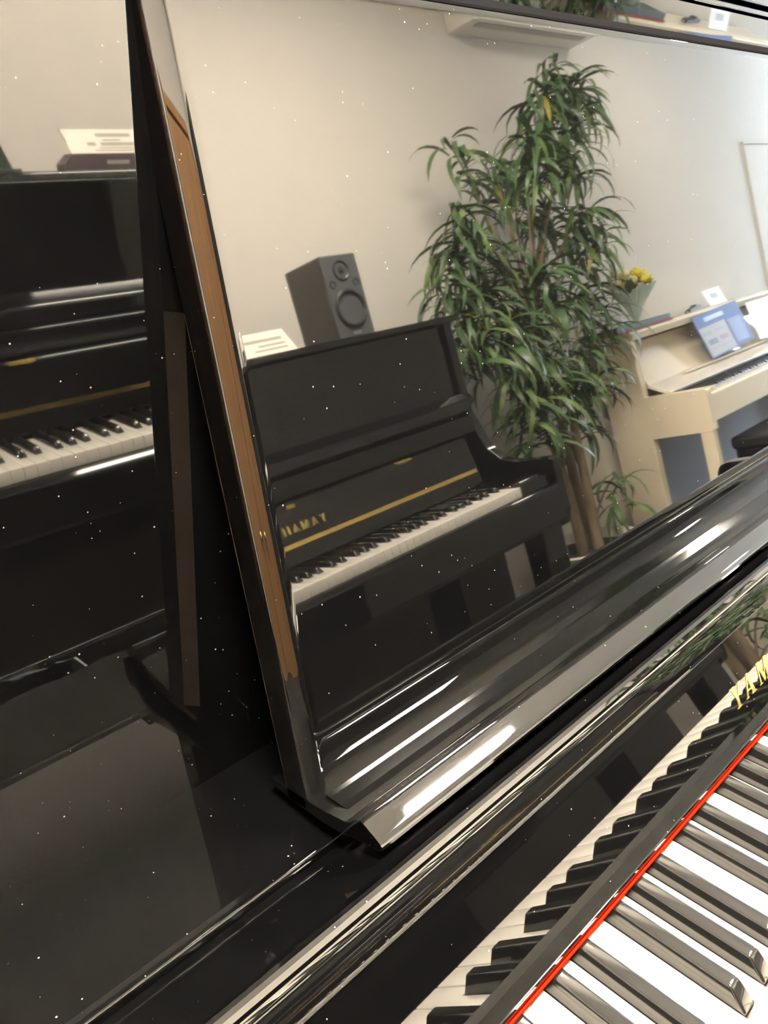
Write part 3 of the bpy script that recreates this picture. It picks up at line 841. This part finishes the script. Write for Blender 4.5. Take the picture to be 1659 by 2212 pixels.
LEAF = [noise_mix('leaf_green_%d' % i, a, b, 25, 0.42) for i, (a, b) in enumerate((((0.050, 0.105, 0.035), (0.075, 0.140, 0.050)), ((0.040, 0.085, 0.032), (0.060, 0.115, 0.042)), ((0.090, 0.150, 0.045), (0.120, 0.185, 0.055)), ((0.30, 0.27, 0.05), (0.36, 0.30, 0.06))))]
def leaf_geo(L_, W_, droop, out0):
    """leaf in the x-z plane from the origin: rises a little, arches over and hangs"""
    n = 6
    pts = []
    p = Vector((0, 0, 0)); ang = out0
    for i in range(n + 1):
        t = i / n
        w = W_ * math.sin(math.pi * min(1, 0.10 + 0.90 * t)) ** 0.8 if t < 1 else 0.6
        pts.append((p.copy(), w))
        p = p + Vector((math.cos(ang), 0, math.sin(ang))) * (L_ / n)
        ang -= droop / n
    return pts
def leaf_into(bm, pts, M):
    rows = []
    for p, w in pts:
        rows.append([bm.verts.new((M @ Vector((p.x, s_ * w, p.z + (0 if s_ else -0.22 * w)))) * MM) for s_ in (-1, 0, 1)])
    for i in range(len(rows) - 1):
        for k in (0, 1):
            bm.faces.new((rows[i][k], rows[i][k + 1], rows[i + 1][k + 1], rows[i + 1][k]))
leaf_meshes = []
for j in range(10):
    bm = bmesh.new()
    leaf_into(bm, leaf_geo(random.uniform(150, 230), random.uniform(8.0, 11.5), random.uniform(1.5, 2.6), random.uniform(-0.3, 0.8)), Matrix.Identity(4))
    me = bpy.data.meshes.new('leaf'); bm.to_mesh(me); bm.free(); me.shade_smooth()
    me.materials.append(LEAF[3] if j == 9 else LEAF[(0, 0, 1, 1, 2)[j % 5]])
    leaf_meshes.append(me)
rest_bm = bmesh.new()
made = 0
for c_ in CL:
    ctr = Vector((c_[0] - PX, c_[1] - PY, c_[2] + KZ))
    nleaf = 64 if ctr.z > 800 else 14
    for i in range(nleaf):
        az = random.uniform(0, 2 * math.pi)
        base = ctr + Vector((random.uniform(-24, 24), random.uniform(-22, 22), random.uniform(-150, 30)))
        M = Matrix.Translation(base) @ Matrix.Rotation(az, 4, 'Z') @ Matrix.Rotation(random.uniform(-0.5, 0.5), 4, 'X') @ Matrix.Scale(random.uniform(0.75, 1.15), 4)
        if ROOM['y0'] * 1000 + 250 > base.y + PY and math.sin(az) < -0.4:
            continue
        tipx = base.x + PX + 150 * math.cos(az)
        if (tipx < 1475 and base.z - KZ < 680) or (tipx > 2590 and base.z - KZ < 720):
            continue
        if i % 3 == 0 and made < 300:
            o = bpy.data.objects.new('leaf', random.choice(leaf_meshes[:9] + leaf_meshes[:9] + leaf_meshes)); COL.objects.link(o)
            o.parent = pl
            o.matrix_local = Matrix.Translation(base * MM) @ M.to_3x3().to_4x4()
            made += 1
        else:
            leaf_into(rest_bm, leaf_geo(random.uniform(150, 230), random.uniform(7.5, 11.0), random.uniform(1.5, 2.6), random.uniform(-0.3, 0.8)), M)
fo = finish('foliage', rest_bm, None, pl, 0, mats=[LEAF[0], LEAF[1], LEAF[2]])
for p in fo.data.polygons:
    p.material_index = (p.index // 12) % 5 % 3
    p.use_smooth = True
fo['kind'] = 'stuff'
